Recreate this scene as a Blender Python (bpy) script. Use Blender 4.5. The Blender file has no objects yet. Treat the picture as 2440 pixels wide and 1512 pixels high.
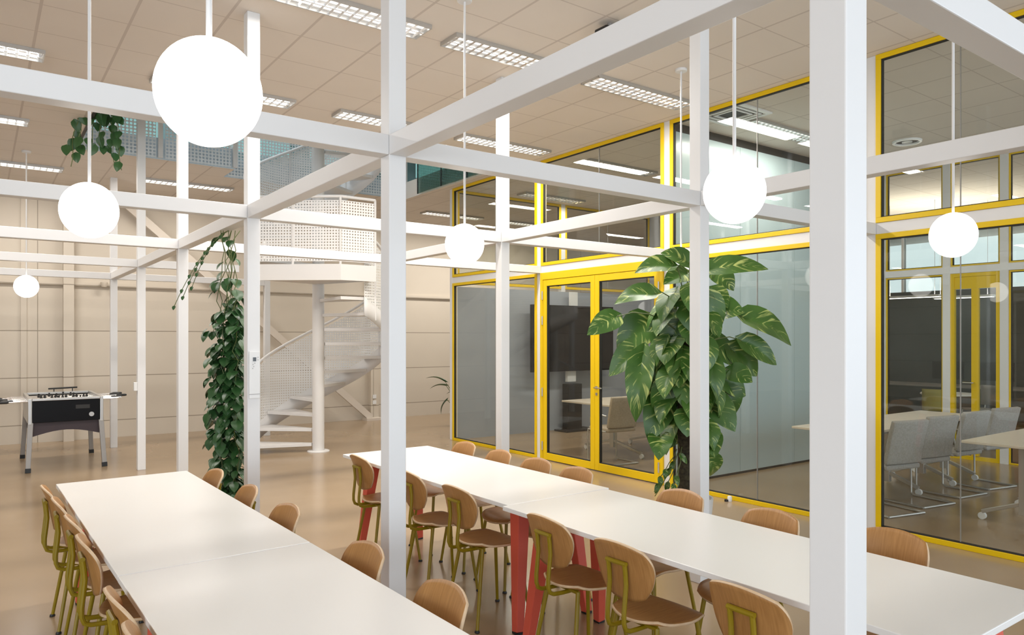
import bpy, bmesh, math, random
from mathutils import Vector, Matrix

# ------------------------------------------------------------------ camera, world, light, exposure
SC = bpy.context.scene
COL = SC.collection
PI = math.pi

cam_d = bpy.data.cameras.new('camera')
cam = bpy.data.objects.new('camera', cam_d)
COL.objects.link(cam)
cam.location = (0, 0, 1.7)
cam.rotation_euler = (PI / 2, 0, -0.6318)
cam_d.sensor_width = 36.0
cam_d.sensor_fit = 'HORIZONTAL'
cam_d.lens = 36.0 * 1737.2 / 2440.0
cam_d.shift_y = 49.7 / 2440.0
cam_d.clip_start = 0.05
cam_d.clip_end = 200
SC.camera = cam

SC.view_settings.view_transform = 'Standard'
SC.view_settings.look = 'None'
SC.view_settings.gamma = 1.0
SC.view_settings.use_curve_mapping = False
SC.view_settings.exposure = 0.08

W = bpy.data.worlds.new('sky')
SC.world = W
W.use_nodes = True
bg = W.node_tree.nodes['Background']
bg.inputs[0].default_value = (0.78, 0.89, 1.0, 1)
bg.inputs[1].default_value = 1.5


def area(name, loc, rot, sx, sy, power, color):
    d = bpy.data.lights.new(name, 'AREA')
    d.shape = 'RECTANGLE'
    d.size, d.size_y = sx, sy
    d.energy = power
    d.color = color
    o = bpy.data.objects.new(name, d)
    o.location = loc
    o.rotation_euler = rot
    COL.objects.link(o)
    return o


# daylight through the window band behind the camera, then two stand-in lamps
area('daylight_front', (5.0, -4.75, 2.2), (-PI / 2, 0, PI), 26, 3.3, 470, (0.78, 0.89, 1.0))
area('fill_left', (-8.75, -1.0, 2.2), (0, -PI / 2, 0), 3.3, 7, 270, (0.93, 0.96, 1.0))  # added fill for the left faces of the posts
area('daylight_standin_upper', (3.6, 12.0, 7.4), (0, 0, 0), 6, 3, 170, (0.82, 0.92, 1.0))  # lamp under the closed upper ceiling, standing in for daylight there
TROFFER_W = 42.0
ROOM_W = 40.0
GLOBE_E = 3.2

# ------------------------------------------------------------------ grid of the place
GX = [-0.671, 1.703, 4.078, 6.453, 8.83, 11.2]
GY = [0.972, 3.348, 5.725, 8.101, 10.478, 12.854]
HW = 0.048
ZB0, ZB1 = 2.618, 2.718
ZC = 4.2
XW = 6.392
YB = 14.18


# ------------------------------------------------------------------ materials
def mat(name, color, rough=0.5, metal=0.0, spec=0.5, coat=0.0):
    m = bpy.data.materials.new(name)
    m.use_nodes = True
    b = m.node_tree.nodes['Principled BSDF']
    b.inputs['Base Color'].default_value = (*color, 1)
    b.inputs['Roughness'].default_value = rough
    b.inputs['Metallic'].default_value = metal
    b.inputs['Specular IOR Level'].default_value = spec
    b.inputs['Coat Weight'].default_value = coat
    return m


def nodes(m):
    nt = m.node_tree
    return nt, nt.nodes['Principled BSDF'], nt.links.new


def nd(nt, t, **kw):
    n = nt.nodes.new(t)
    for k, v in kw.items():
        setattr(n, k, v)
    return n


def mth(nt, op, a, b=None, c=None):
    n = nt.nodes.new('ShaderNodeMath')
    n.operation = op
    for i, v in enumerate((a, b, c)):
        if v is None:
            continue
        if isinstance(v, (int, float)):
            n.inputs[i].default_value = v
        else:
            nt.links.new(v, n.inputs[i])
    return n.outputs[0]


def noisy(m, c1, c2, scale=3.0, detail=4.0, stretch=(1, 1, 1), bump=0.0, lo=0.3, hi=0.7, coord='Object'):
    nt, b, link = nodes(m)
    tc = nd(nt, 'ShaderNodeTexCoord')
    mp = nd(nt, 'ShaderNodeMapping')
    mp.inputs['Scale'].default_value = stretch
    link(tc.outputs[coord], mp.inputs[0])
    n = nd(nt, 'ShaderNodeTexNoise')
    n.inputs['Scale'].default_value = scale
    n.inputs['Detail'].default_value = detail
    link(mp.outputs[0], n.inputs[0])
    r = nd(nt, 'ShaderNodeValToRGB')
    r.color_ramp.elements[0].position = lo
    r.color_ramp.elements[1].position = hi
    r.color_ramp.elements[0].color = (*c1, 1)
    r.color_ramp.elements[1].color = (*c2, 1)
    link(n.outputs[0], r.inputs[0])
    link(r.outputs[0], b.inputs['Base Color'])
    if bump:
        bp = nd(nt, 'ShaderNodeBump')
        bp.inputs['Strength'].default_value = bump
        bp.inputs['Distance'].default_value = 0.01
        link(n.outputs[0], bp.inputs['Height'])
        link(bp.outputs[0], b.inputs['Normal'])
    return m


def grid_lines(m, base, line, ax0, p0, o0, w0, ax1, p1, o1, w1):
    """thin darker joints on a regular grid of two object axes"""
    nt, b, link = nodes(m)
    tc = nd(nt, 'ShaderNodeTexCoord')
    sp = nd(nt, 'ShaderNodeSeparateXYZ')
    link(tc.outputs['Object'], sp.inputs[0])

    def ln(ax, p, o, w):
        v = mth(nt, 'DIVIDE', mth(nt, 'SUBTRACT', sp.outputs[ax], o), p)
        fr = mth(nt, 'ABSOLUTE', mth(nt, 'SUBTRACT', mth(nt, 'FRACT', mth(nt, 'ADD', v, 0.5)), 0.5))
        return mth(nt, 'LESS_THAN', fr, w / p / 2)
    f = mth(nt, 'MAXIMUM', ln(ax0, p0, o0, w0), ln(ax1, p1, o1, w1))
    n = nd(nt, 'ShaderNodeTexNoise')
    n.inputs['Scale'].default_value = 1.2
    link(tc.outputs['Object'], n.inputs[0])
    mx0 = nd(nt, 'ShaderNodeMixRGB')
    mx0.inputs[1].default_value = (*base, 1)
    mx0.inputs[2].default_value = (*[c * 0.9 for c in base], 1)
    link(n.outputs[0], mx0.inputs[0])
    mx = nd(nt, 'ShaderNodeMixRGB')
    link(f, mx.inputs[0])
    link(mx0.outputs[0], mx.inputs[1])
    mx.inputs[2].default_value = (*line, 1)
    link(mx.outputs[0], b.inputs['Base Color'])
    return m


def glass(name, tint, refl=0.05, rough=0.0):
    m = bpy.data.materials.new(name)
    m.use_nodes = True
    nt = m.node_tree
    nt.nodes.remove(nt.nodes['Principled BSDF'])
    out = nt.nodes['Material Output']
    t = nd(nt, 'ShaderNodeBsdfTransparent')
    t.inputs[0].default_value = (*tint, 1)
    g = nd(nt, 'ShaderNodeBsdfGlossy')
    g.inputs['Roughness'].default_value = rough
    lw = nd(nt, 'ShaderNodeLayerWeight')
    lw.inputs[0].default_value = 0.5
    f = mth(nt, 'ADD', mth(nt, 'MULTIPLY', mth(nt, 'POWER', lw.outputs['Facing'], 5.0), 1 - refl), refl)
    mx = nd(nt, 'ShaderNodeMixShader')
    nt.links.new(f, mx.inputs[0])
    nt.links.new(t.outputs[0], mx.inputs[1])
    nt.links.new(g.outputs[0], mx.inputs[2])
    nt.links.new(mx.outputs[0], out.inputs[0])
    return m


def perforated(name, color, pitch, hole):
    """sheet metal with a square grid of round holes, in metres of its UV map"""
    m = mat(name, color, 0.5)
    nt, b, link = nodes(m)
    uv = nd(nt, 'ShaderNodeUVMap')
    sp = nd(nt, 'ShaderNodeSeparateXYZ')
    link(uv.outputs[0], sp.inputs[0])

    def c(ax):
        v = mth(nt, 'FRACT', mth(nt, 'DIVIDE', sp.outputs[ax], pitch))
        v = mth(nt, 'SUBTRACT', v, 0.5)
        return mth(nt, 'MULTIPLY', v, v)
    d = mth(nt, 'ADD', c(0), c(1))
    f = mth(nt, 'LESS_THAN', d, (hole / pitch / 2) ** 2)
    t = nd(nt, 'ShaderNodeBsdfTransparent')
    mx = nd(nt, 'ShaderNodeMixShader')
    link(f, mx.inputs[0])
    link(b.outputs[0], mx.inputs[1])
    link(t.outputs[0], mx.inputs[2])
    link(mx.outputs[0], nt.nodes['Material Output'].inputs[0])
    return m


def emit(name, color, s):
    m = mat(name, color, 0.4)
    b = m.node_tree.nodes['Principled BSDF']
    b.inputs['Emission Color'].default_value = (*color, 1)
    b.inputs['Emission Strength'].default_value = s
    return m


M_white = mat('white_powder_coat', (0.74, 0.735, 0.73), 0.42)
M_stair = mat('white_painted_steel', (0.72, 0.70, 0.68), 0.5)
M_brace = mat('beige_painted_steel', (0.64, 0.57, 0.49), 0.6)
M_table = mat('white_laminate', (0.80, 0.79, 0.77), 0.3)
M_yellow = mat('yellow_lacquer', (0.78, 0.52, 0.0), 0.4)
M_gasket = mat('black_gasket', (0.02, 0.018, 0.015), 0.6)
M_olive = mat('mustard_tube', (0.27, 0.19, 0.003), 0.38)
M_coral = mat('coral_lacquer', (0.66, 0.10, 0.06), 0.42)
M_black = mat('black_plastic', (0.012, 0.012, 0.012), 0.45)
M_screen = mat('screen_glass', (0.006, 0.006, 0.007), 0.3, 0.0, 0.15)
M_grey = mat('grey_metal', (0.33, 0.31, 0.29), 0.4, 0.3)
M_alu = mat('brushed_aluminium', (0.55, 0.54, 0.52), 0.35, 0.7)
M_chrome = mat('chrome', (0.7, 0.7, 0.7), 0.15, 1.0)
M_dark = mat('dark_slot', (0.03, 0.03, 0.03), 0.7)
M_purple = mat('dark_plum_panel', (0.045, 0.03, 0.035), 0.5)
M_seatgrey = noisy(mat('grey_upholstery', (0.3, 0.3, 0.29), 0.85), (0.30, 0.29, 0.27), (0.38, 0.37, 0.35), 60)
M_taupe = noisy(mat('taupe_upholstery', (0.35, 0.29, 0.22), 0.85), (0.34, 0.28, 0.21), (0.42, 0.35, 0.27), 60)
M_plastic = mat('white_plastic', (0.75, 0.75, 0.74), 0.4)
M_display = mat('grey_display', (0.08, 0.09, 0.1), 0.3)
M_pot = mat('white_pot', (0.7, 0.7, 0.7), 0.4)
M_soil = noisy(mat('soil', (0.03, 0.02, 0.015), 0.9), (0.02, 0.015, 0.01), (0.06, 0.04, 0.025), 30)
M_moss = noisy(mat('moss_pole', (0.03, 0.022, 0.012), 0.95), (0.018, 0.014, 0.008), (0.06, 0.05, 0.025), 40, bump=0.8)
M_stem = mat('green_stem', (0.10, 0.13, 0.03), 0.5)
M_woodtop = mat('pale_table_top', (0.62, 0.55, 0.45), 0.35)
M_office = noisy(mat('dark_office_wall', (0.06, 0.065, 0.06), 0.7), (0.05, 0.055, 0.05), (0.08, 0.09, 0.09), 0.8)
M_lemon = mat('pale_yellow_shell', (0.45, 0.40, 0.10), 0.4)
M_greywall = noisy(mat('grey_wall_paint', (0.22, 0.22, 0.23), 0.6), (0.30, 0.325, 0.36), (0.37, 0.395, 0.43), 0.6)
M_bluewall = mat('pale_blue_glass_wall', (0.46, 0.56, 0.57), 0.22)
M_globe = emit('opal_globe', (1.0, 0.97, 0.93), GLOBE_E)
M_fascia = mat('pale_blue_fascia', (0.55, 0.64, 0.70), 0.5)
M_teal = noisy(mat('teal_wall', (0.12, 0.2, 0.2), 0.7), (0.06, 0.12, 0.11), (0.22, 0.32, 0.33), 1.2)
M_perf = perforated('perforated_white_steel', (0.78, 0.77, 0.75), 0.040, 0.019)
M_perfbig = perforated('perforated_rail_steel', (0.72, 0.76, 0.78), 0.048, 0.032)
M_glass = glass('tinted_glazing', (0.93, 0.935, 0.91), 0.04)
M_clear = glass('clear_glazing', (0.90, 0.93, 0.92), 0.05)
M_green = glass('green_glazing', (0.50, 0.64, 0.60), 0.08)

M_wood = mat('oak_veneer', (0.5, 0.27, 0.1), 0.42)
noisy(M_wood, (0.33, 0.155, 0.045), (0.46, 0.235, 0.078), 9.0, 6.0, (1.0, 14.0, 1.2), 0.0, 0.25, 0.75)
M_edge = noisy(mat('plywood_edge', (0.6, 0.4, 0.22), 0.5), (0.6, 0.42, 0.25), (0.68, 0.5, 0.32), 40)

M_floor = mat('polished_floor', (0.38, 0.25, 0.15), 0.2)
noisy(M_floor, (0.28, 0.195, 0.115), (0.38, 0.275, 0.17), 0.55, 5.0, (1, 1, 1), 0.0, 0.25, 0.75)
M_floor.node_tree.nodes['Principled BSDF'].inputs['Specular IOR Level'].default_value = 0.5
M_floor.node_tree.nodes['Principled BSDF'].inputs['Roughness'].default_value = 0.2

M_ceiling = mat('ceiling_tiles', (0.66, 0.56, 0.48), 0.85)
grid_lines(M_ceiling, (0.77, 0.70, 0.625), (0.58, 0.51, 0.45), 0, 0.592, 2.155, 0.022, 1, 0.588, 5.90, 0.012)
M_wall = mat('concrete_wall_panels', (0.62, 0.54, 0.46), 0.7)
grid_lines(M_wall, (0.63, 0.56, 0.465), (0.31, 0.265, 0.205), 2, 0.765, 1.06, 0.016, 0, 5.9, 0.78, 0.012)

# leaves: streaks of pale yellow along the ribs, from the leaf's own UV
def leafmat(name, dark, light, streak, amount):
    m = mat(name, dark, 0.35)
    nt, b, link = nodes(m)
    uv = nd(nt, 'ShaderNodeUVMap')
    mp = nd(nt, 'ShaderNodeMapping')
    mp.inputs['Rotation'].default_value = (0, 0, 0)
    mp.inputs['Scale'].default_value = (1.1, 6.5, 1)
    link(uv.outputs[0], mp.inputs[0])
    n = nd(nt, 'ShaderNodeTexNoise')
    n.inputs['Scale'].default_value = 1.6
    n.inputs['Detail'].default_value = 4
    n.inputs['Distortion'].default_value = 0.6
    link(mp.outputs[0], n.inputs[0])
    r = nd(nt, 'ShaderNodeValToRGB')
    r.color_ramp.elements[0].position = amount
    r.color_ramp.elements[0].color = (0, 0, 0, 1)
    r.color_ramp.elements[1].position = amount + 0.12
    r.color_ramp.elements[1].color = (1, 1, 1, 1)
    link(n.outputs[0], r.inputs[0])
    tc = nd(nt, 'ShaderNodeTexCoord')
    n2 = nd(nt, 'ShaderNodeTexNoise')
    n2.inputs['Scale'].default_value = 5
    link(tc.outputs['Object'], n2.inputs[0])
    a = nd(nt, 'ShaderNodeMixRGB')
    link(n2.outputs[0], a.inputs[0])
    a.inputs[1].default_value = (*dark, 1)
    a.inputs[2].default_value = (*light, 1)
    c = nd(nt, 'ShaderNodeMixRGB')
    link(r.outputs[0], c.inputs[0])
    link(a.outputs[0], c.inputs[1])
    c.inputs[2].default_value = (*streak, 1)
    link(c.outputs[0], b.inputs['Base Color'])
    return m


M_leaf = leafmat('variegated_leaf', (0.016, 0.062, 0.010), (0.085, 0.19, 0.028), (0.46, 0.52, 0.16), 0.56)
M_ivy = leafmat('trailing_leaf', (0.012, 0.05, 0.014), (0.045, 0.125, 0.035), (0.10, 0.18, 0.05), 0.70)


# ------------------------------------------------------------------ mesh builder
class MB:
    def __init__(self):
        self.v, self.f, self.uv = [], [], {}

    def add(self, vs, fs, uvs=None):
        o = len(self.v)
        self.v += [Vector(p) for p in vs]
        for i, f in enumerate(fs):
            if uvs:
                self.uv[len(self.f)] = [uvs[k] for k in f]
            self.f.append([k + o for k in f])
        return self

    def box(self, x0, x1, y0, y1, z0, z1):
        vs = [(x, y, z) for z in (z0, z1) for y in (y0, y1) for x in (x0, x1)]
        return self.add(vs, [(0, 2, 3, 1), (4, 5, 7, 6), (0, 1, 5, 4), (2, 6, 7, 3), (0, 4, 6, 2), (1, 3, 7, 5)])

    def bar(self, p, q, a, b=None, a1=None, b1=None):
        """rectangular bar from p to q, section a x b (tapering to a1 x b1)"""
        b = b or a
        a1 = a1 or a
        b1 = b1 or b
        p, q = Vector(p), Vector(q)
        d = (q - p).normalized()
        up = Vector((0, 0, 1)) if abs(d.z) < 0.9 else Vector((0, 1, 0))
        s = d.cross(up).normalized()
        u = s.cross(d).normalized()
        vs = []
        for c, aa, bb in ((p, a, b), (q, a1, b1)):
            for i, j in ((-1, -1), (1, -1), (1, 1), (-1, 1)):
                vs.append(c + s * i * aa / 2 + u * j * bb / 2)
        return self.add(vs, [(0, 3, 2, 1), (4, 5, 6, 7), (0, 1, 5, 4), (1, 2, 6, 5), (2, 3, 7, 6), (3, 0, 4, 7)])

    def tube(self, pts, r, n=10, r1=None):
        pts = [Vector(p) for p in pts]
        k = len(pts)
        rs = r if isinstance(r, (list, tuple)) else [r + ((r1 if r1 is not None else r) - r) * i / max(1, k - 1) for i in range(k)]
        vs, fs = [], []
        t0 = (pts[1] - pts[0]).normalized()
        s = t0.orthogonal().normalized()
        for i, p in enumerate(pts):
            if i == 0:
                t = t0
            elif i == k - 1:
                t = (pts[-1] - pts[-2]).normalized()
            else:
                t = ((pts[i + 1] - p).normalized() + (p - pts[i - 1]).normalized()).normalized()
            s = (s - t * s.dot(t)).normalized()
            u = t.cross(s)
            for j in range(n):
                a = 2 * PI * j / n
                vs.append(p + (s * math.cos(a) + u * math.sin(a)) * rs[i])
        for i in range(k - 1):
            for j in range(n):
                fs.append((i * n + j, i * n + (j + 1) % n, (i + 1) * n + (j + 1) % n, (i + 1) * n + j))
        fs.append(tuple(range(n))[::-1])
        fs.append(tuple((k - 1) * n + j for j in range(n)))
        return self.add(vs, fs)

    def lathe(self, prof, n=32, c=(0, 0, 0)):
        vs, fs = [], []
        for r, z in prof:
            for j in range(n):
                a = 2 * PI * j / n
                vs.append((c[0] + r * math.cos(a), c[1] + r * math.sin(a), c[2] + z))
        for i in range(len(prof) - 1):
            for j in range(n):
                fs.append((i * n + j, i * n + (j + 1) % n, (i + 1) * n + (j + 1) % n, (i + 1) * n + j))
        fs.append(tuple(range(n))[::-1])
        fs.append(tuple((len(prof) - 1) * n + j for j in range(n)))
        return self.add(vs, fs)

    def prism(self, poly, z0, z1):
        n = len(poly)
        vs = [(x, y, z0) for x, y in poly] + [(x, y, z1) for x, y in poly]
        fs = [tuple(range(n))[::-1], tuple(range(n, 2 * n))]
        fs += [(i, (i + 1) % n, n + (i + 1) % n, n + i) for i in range(n)]
        return self.add(vs, fs)

    def strip(self, pts, h0, h1, closed=False):
        """upright sheet through plan points (x, y, z), from z+h0 to z+h1, UV in metres"""
        vs, uvs, fs = [], [], []
        s = 0
        for i, p in enumerate(pts):
            if i:
                s += math.hypot(p[0] - pts[i - 1][0], p[1] - pts[i - 1][1])
            vs += [(p[0], p[1], p[2] + h0), (p[0], p[1], p[2] + h1)]
            uvs += [(s, p[2] + h0), (s, p[2] + h1)]
        for i in range(len(pts) - 1):
            fs.append((2 * i, 2 * i + 2, 2 * i + 3, 2 * i + 1))
        return self.add(vs, fs, uvs)

    def build(self, name, m, parent=None, smooth=False, bevel=0.0, solid=0.0, seg=2):
        me = bpy.data.meshes.new(name)
        me.from_pydata([tuple(p) for p in self.v], [], self.f)
        if self.uv:
            ul = me.uv_layers.new(name='UVMap')
            for pi, poly in enumerate(me.polygons):
                if pi in self.uv:
                    for k, li in enumerate(poly.loop_indices):
                        ul.data[li].uv = self.uv[pi][k]
        me.materials.append(m)
        if smooth:
            for p in me.polygons:
                p.use_smooth = True
            try:
                me.set_sharp_from_angle(angle=math.radians(42))
            except Exception:
                pass
        me.update()
        o = bpy.data.objects.new(name, me)
        COL.objects.link(o)
        if parent:
            o.parent = parent
        if solid:
            md = o.modifiers.new('solid', 'SOLIDIFY')
            md.thickness = solid
            md.offset = 0
        if bevel:
            md = o.modifiers.new('soft', 'BEVEL')
            md.width = bevel
            md.segments = seg
            md.limit_method = 'ANGLE'
        return o


def thing(name, label, cat, loc=(0, 0, 0), rz=0.0, group=None):
    o = bpy.data.objects.new(name, None)
    o.empty_display_size = 0.1
    COL.objects.link(o)
    o.location = loc
    o.rotation_euler = (0, 0, rz)
    o['label'] = label
    o['category'] = cat
    if group:
        o['group'] = group
    return o


def tag(o, label, cat, group=None):
    o['label'] = label
    o['category'] = cat
    if group:
        o['group'] = group
    return o


def struct(o):
    o['kind'] = 'structure'
    return o


def sroot(name):
    o = bpy.data.objects.new(name, None)
    o.empty_display_size = 0.1
    COL.objects.link(o)
    o['kind'] = 'structure'
    return o


def copy_tree(o, parent=None):
    c = o.copy()
    COL.objects.link(c)
    if parent:
        c.parent = parent
    for ch in list(o.children):
        copy_tree(ch, c)
    return c


def place(o, loc, rz, label, group=None):
    o.location = loc
    o.rotation_euler = (0, 0, rz)
    o['label'] = label
    if group:
        o['group'] = group
    return o


# ------------------------------------------------------------------ the room shell
struct(MB().box(-9, 20, -5.2, YB + 0.2, -0.2, 0.0).build('floor', M_floor))
HX0, HX1, HY0, HY1 = 1.02, 6.2, 8.75, 11.14          # stair opening in the ceiling
HXM, HY2 = 3.06, 11.75                               # the opening steps back behind the stair
c = MB()
c.box(-9, 20, -5.2, HY0, ZC, ZC + 0.3)
c.box(-9, HXM, HY1, YB + 0.2, ZC, ZC + 0.3)
c.box(HXM, 20, HY2, YB + 0.2, ZC, ZC + 0.3)
c.box(-9, HX0, HY0, HY1, ZC, ZC + 0.3)
c.box(HX1, 20, HY0, HY2, ZC, ZC + 0.3)
struct(c.build('ceiling', M_ceiling))
struct(MB().box(-9, 20, YB, YB + 0.2, 0, ZC).build('wall_back', M_wall))
# wall behind the camera: sill, lintel and piers with open glazing between them
w = MB()
w.box(-9, 20, -5.0, -4.85, 0, 0.35).box(-9, 20, -5.0, -4.85, 3.95, ZC)
for x in (-9, -6, -2, 2, 6, 10, 14, 19.6):
    w.box(x, x + 0.3, -5.0, -4.85, 0.35, 3.95)
struct(w.build('wall_front', M_white))
w = MB().box(-9, -8.85, 3, YB, 0, ZC)
w.box(-9, -8.85, -5, 3, 0, 0.35).box(-9, -8.85, -5, 3, 3.95, ZC)  # window openings added on this side to go with the fill lamp
for y in (-5, -2.5, 0.2):
    w.box(-9, -8.85, y, y + 0.3, 0.35, 3.95)
struct(w.build('wall_left', M_wall))
struct(MB().box(19.8, 20, -5, YB, 0, 2.6).build('wall_right', M_office))

# upper floor around the stair opening
u = MB()
u.box(-2, 10, YB - 0.1, YB + 0.1, ZC + 0.3, 5.2).box(-2, 10, YB - 0.1, YB + 0.1, 7.3, 7.8)
for x in (-2, 0.2, 2.6, 5.0, 7.4, 9.7):
    u.box(x, x + 0.3, YB - 0.1, YB + 0.1, 5.2, 7.3)
u.box(-2.1, -2, 6.5, YB, ZC + 0.3, 7.8).box(10, 10.1, 6.5, YB, ZC + 0.3, 7.8).box(-2, 10, 6.4, 6.5, ZC + 0.3, 7.8)
struct(u.build('wall_upper', M_teal))
struct(MB().box(-2.1, 10.1, 6.4, YB + 0.1, 7.8, 7.95).build('ceiling_upper', M_ceiling))
wr = sroot('window_9')
for x in (-1.7, 0.5, 2.9, 5.3, 7.7):
    MB().box(x, x + 2.1, YB - 0.03, YB + 0.03, 5.2, 7.3).build('pane', M_green, wr)

# pilasters, ledge and diagonal brace of the back wall
for i, (x0, x1) in enumerate(((1.13, 1.28), (0.55, 0.63), (6.62, 6.80))):
    struct(MB().box(x0, x1, YB - (0.14 if i != 1 else 0.03), YB, 0, ZC).build('trim_%d' % (i + 1), M_wall))
struct(MB().bar((1.9, 13.98, 4.12), (6.59, 13.98, 0.05), 0.06, 0.13).build('trim_4', M_brace))
struct(MB().box(-9, 20, YB - 0.05, YB, 2.58, 2.64).build('trim_5', M_wall))
struct(MB().box(6.45, 6.80, 13.86, 14.1, 0, 0.05).build('trim_6', M_brace))

# ------------------------------------------------------------------ the white steel frame over the tables
fr = thing('pergola_frame', 'white steel frame of square posts and beams standing over the dining tables', 'frame')


def post(x, y, z0=0.0, z1=ZC):
    MB().box(x - HW, x + HW, y - HW, y + HW, z0, z1).build('post', M_white, fr, bevel=0.004)


for i, js in ((0, (1, 2, 3, 4, 5)), (1, (0, 1, 2, 3, 4, 5)), (2, (0, 1, 2, 3, 5)), (3, (0, 1, 2, 3, 4))):
    for j in js:
        post(GX[i], GY[j], 0.0, 6.2 if (i, j) == (1, 4) else ZC)
post(GX[1], GY[5], ZC + 0.3, 7.8)


def abeam(i, j, x1=None):
    MB().box(GX[i] + HW, (x1 or GX[i + 1] - HW), GY[j] - HW, GY[j] + HW, ZB0, ZB1).build('beam', M_white, fr, bevel=0.004)


def bbeam(i, j):
    MB().box(GX[i] - HW, GX[i] + HW, GY[j] + HW, GY[j + 1] - HW, ZB0, ZB1).build('beam', M_white, fr, bevel=0.004)


for j in (1, 2, 3, 4, 5):
    abeam(0, j)
for j in (0, 1, 2, 3, 4, 5):
    abeam(1, j, 2.93 if j == 4 else None)
for j in (0, 1, 2, 3):
    abeam(2, j)
for j in (0, 1, 2, 3, 4):
    bbeam(1, j)
for j in (0, 1, 2):
    bbeam(2, j)
for j in (0, 1, 2, 3):
    bbeam(3, j)


# ------------------------------------------------------------------ glazing
def opening(mb, ax, c0, c1, a0, a1, z0, z1, t):
    """four bars of width t round the opening a0..a1 / z0..z1, depth c0..c1 along the wall's normal"""
    def bx(u0, u1, v0, v1):
        if ax == 'x':
            mb.box(c0, c1, u0, u1, v0, v1)
        else:
            mb.box(u0, u1, c0, c1, v0, v1)
    bx(a0, a1, z0, z0 + t)
    bx(a0, a1, z1 - t, z1)
    bx(a0, a0 + t, z0 + t, z1 - t)
    bx(a1 - t, a1, z0 + t, z1 - t)
    return mb


def glazed(name, ax, c, a0, a1, z0, z1, joints=(), t=0.045, gm=None, d=0.06):
    root = sroot(name)
    opening(MB(), ax, c, c + d, a0, a1, z0, z1, t).build('window_frame', M_yellow, root, bevel=0.003)
    opening(MB(), ax, c + 0.012, c + d - 0.012, a0 + t, a1 - t, z0 + t, z1 - t, 0.008).build('gasket', M_gasket, root)
    cuts = [a0 + t + 0.008] + list(joints) + [a1 - t - 0.008]
    for k in range(len(cuts) - 1):
        p0 = cuts[k] + (0.003 if k else 0)
        p1 = cuts[k + 1] - (0.003 if k < len(cuts) - 2 else 0)
        q = MB()
        zz0, zz1 = z0 + t + 0.008, z1 - t - 0.008
        cc = c + d / 2
        if ax == 'x':
            q.box(cc - 0.006, cc + 0.006, p0, p1, zz0, zz1)
        else:
            q.box(p0, p1, cc - 0.006, cc + 0.006, zz0, zz1)
        q.build('pane', gm or M_glass, root)
    for jn in joints:
        q = MB()
        if ax == 'x':
            q.box(c + d / 2 - 0.007, c + d / 2 + 0.007, jn - 0.0025, jn + 0.0025, z0 + t, z1 - t)
        else:
            q.box(jn - 0.004, jn + 0.004, c + d / 2 - 0.007, c + d / 2 + 0.007, z0 + t, z1 - t)
        q.build('joint', M_grey, root)
    return root


def bay(j):
    return GY[j] + HW, GY[j + 1] - HW


nwin = [0]


def win(*a, **k):
    nwin[0] += 1
    return glazed('window_%d' % nwin[0], *a, **k)


for j, jt in ((0, 2.62), (1, 4.53), (2, 6.88), (3, 9.2)):
    a0, a1 = bay(j)
    win('x', XW, a0, a1, ZB1, ZC - 0.002, (jt,))
    if j != 2:
        win('x', XW, a0, a1, 0.0, ZB0, (jt,))

# the yellow double door
nwin[0] = 9
a0, a1 = bay(2)
dr = sroot('door_1')
ft = 0.055
q = MB()
q.box(XW - 0.01, XW + 0.07, a0, a0 + ft, 0, ZB0).box(XW - 0.01, XW + 0.07, a1 - ft, a1, 0, ZB0).box(XW - 0.01, XW + 0.07, a0 + ft, a1 - ft, ZB0 - 0.10, ZB0)
q.build('door_frame', M_yellow, dr, bevel=0.004)
mid = (a0 + a1) / 2 + 0.02
for k, (y0, y1) in enumerate(((a0 + ft + 0.004, mid - 0.002), (mid + 0.002, a1 - ft - 0.004))):
    q = MB()
    s, x0, x1, z0, z1 = 0.078, XW - 0.004, XW + 0.055, 0.012, ZB0 - 0.104
    q.box(x0, x1, y0, y0 + s, z0, z1).box(x0, x1, y1 - s, y1, z0, z1).box(x0, x1, y0 + s, y1 - s, z0, z0 + 0.095).box(x0, x1, y0 + s, y1 - s, z1 - 0.085, z1)
    lf = q.build('door_leaf', M_yellow, dr, bevel=0.004)
    opening(MB(), 'x', x0 + 0.01, x1 - 0.01, y0 + s, y1 - s, z0 + 0.095, z1 - 0.085, 0.01).build('gasket', M_gasket, lf)
    MB().box(XW + 0.02, XW + 0.032, y0 + s + 0.01, y1 - s - 0.01, z0 + 0.105, z1 - 0.095).build('pane', M_glass, lf)
    hy = y1 + 0.002 if k else y0 - 0.002
    for hz in (0.2, 0.95, 1.95, 2.3):
        MB().tube([(x0 - 0.012, hy, hz - 0.06), (x0 - 0.012, hy, hz + 0.06)], 0.011, 10).build('hinge', M_alu, lf, smooth=True)
    if k == 0:
        h = MB()
        hy = y1 - 0.04
        h.box(x0 - 0.008, x0, hy - 0.02, hy + 0.02, 1.05, 1.09).box(x0 - 0.008, x0, hy - 0.018, hy + 0.018, 0.97, 1.005)
        h.tube([(x0, hy, 1.07), (x0 - 0.05, hy, 1.07), (x0 - 0.055, hy - 0.01, 1.07), (x0 - 0.055, hy - 0.14, 1.07)], 0.009, 10)
        h.build('door_handle', M_chrome, lf, smooth=True)

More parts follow.
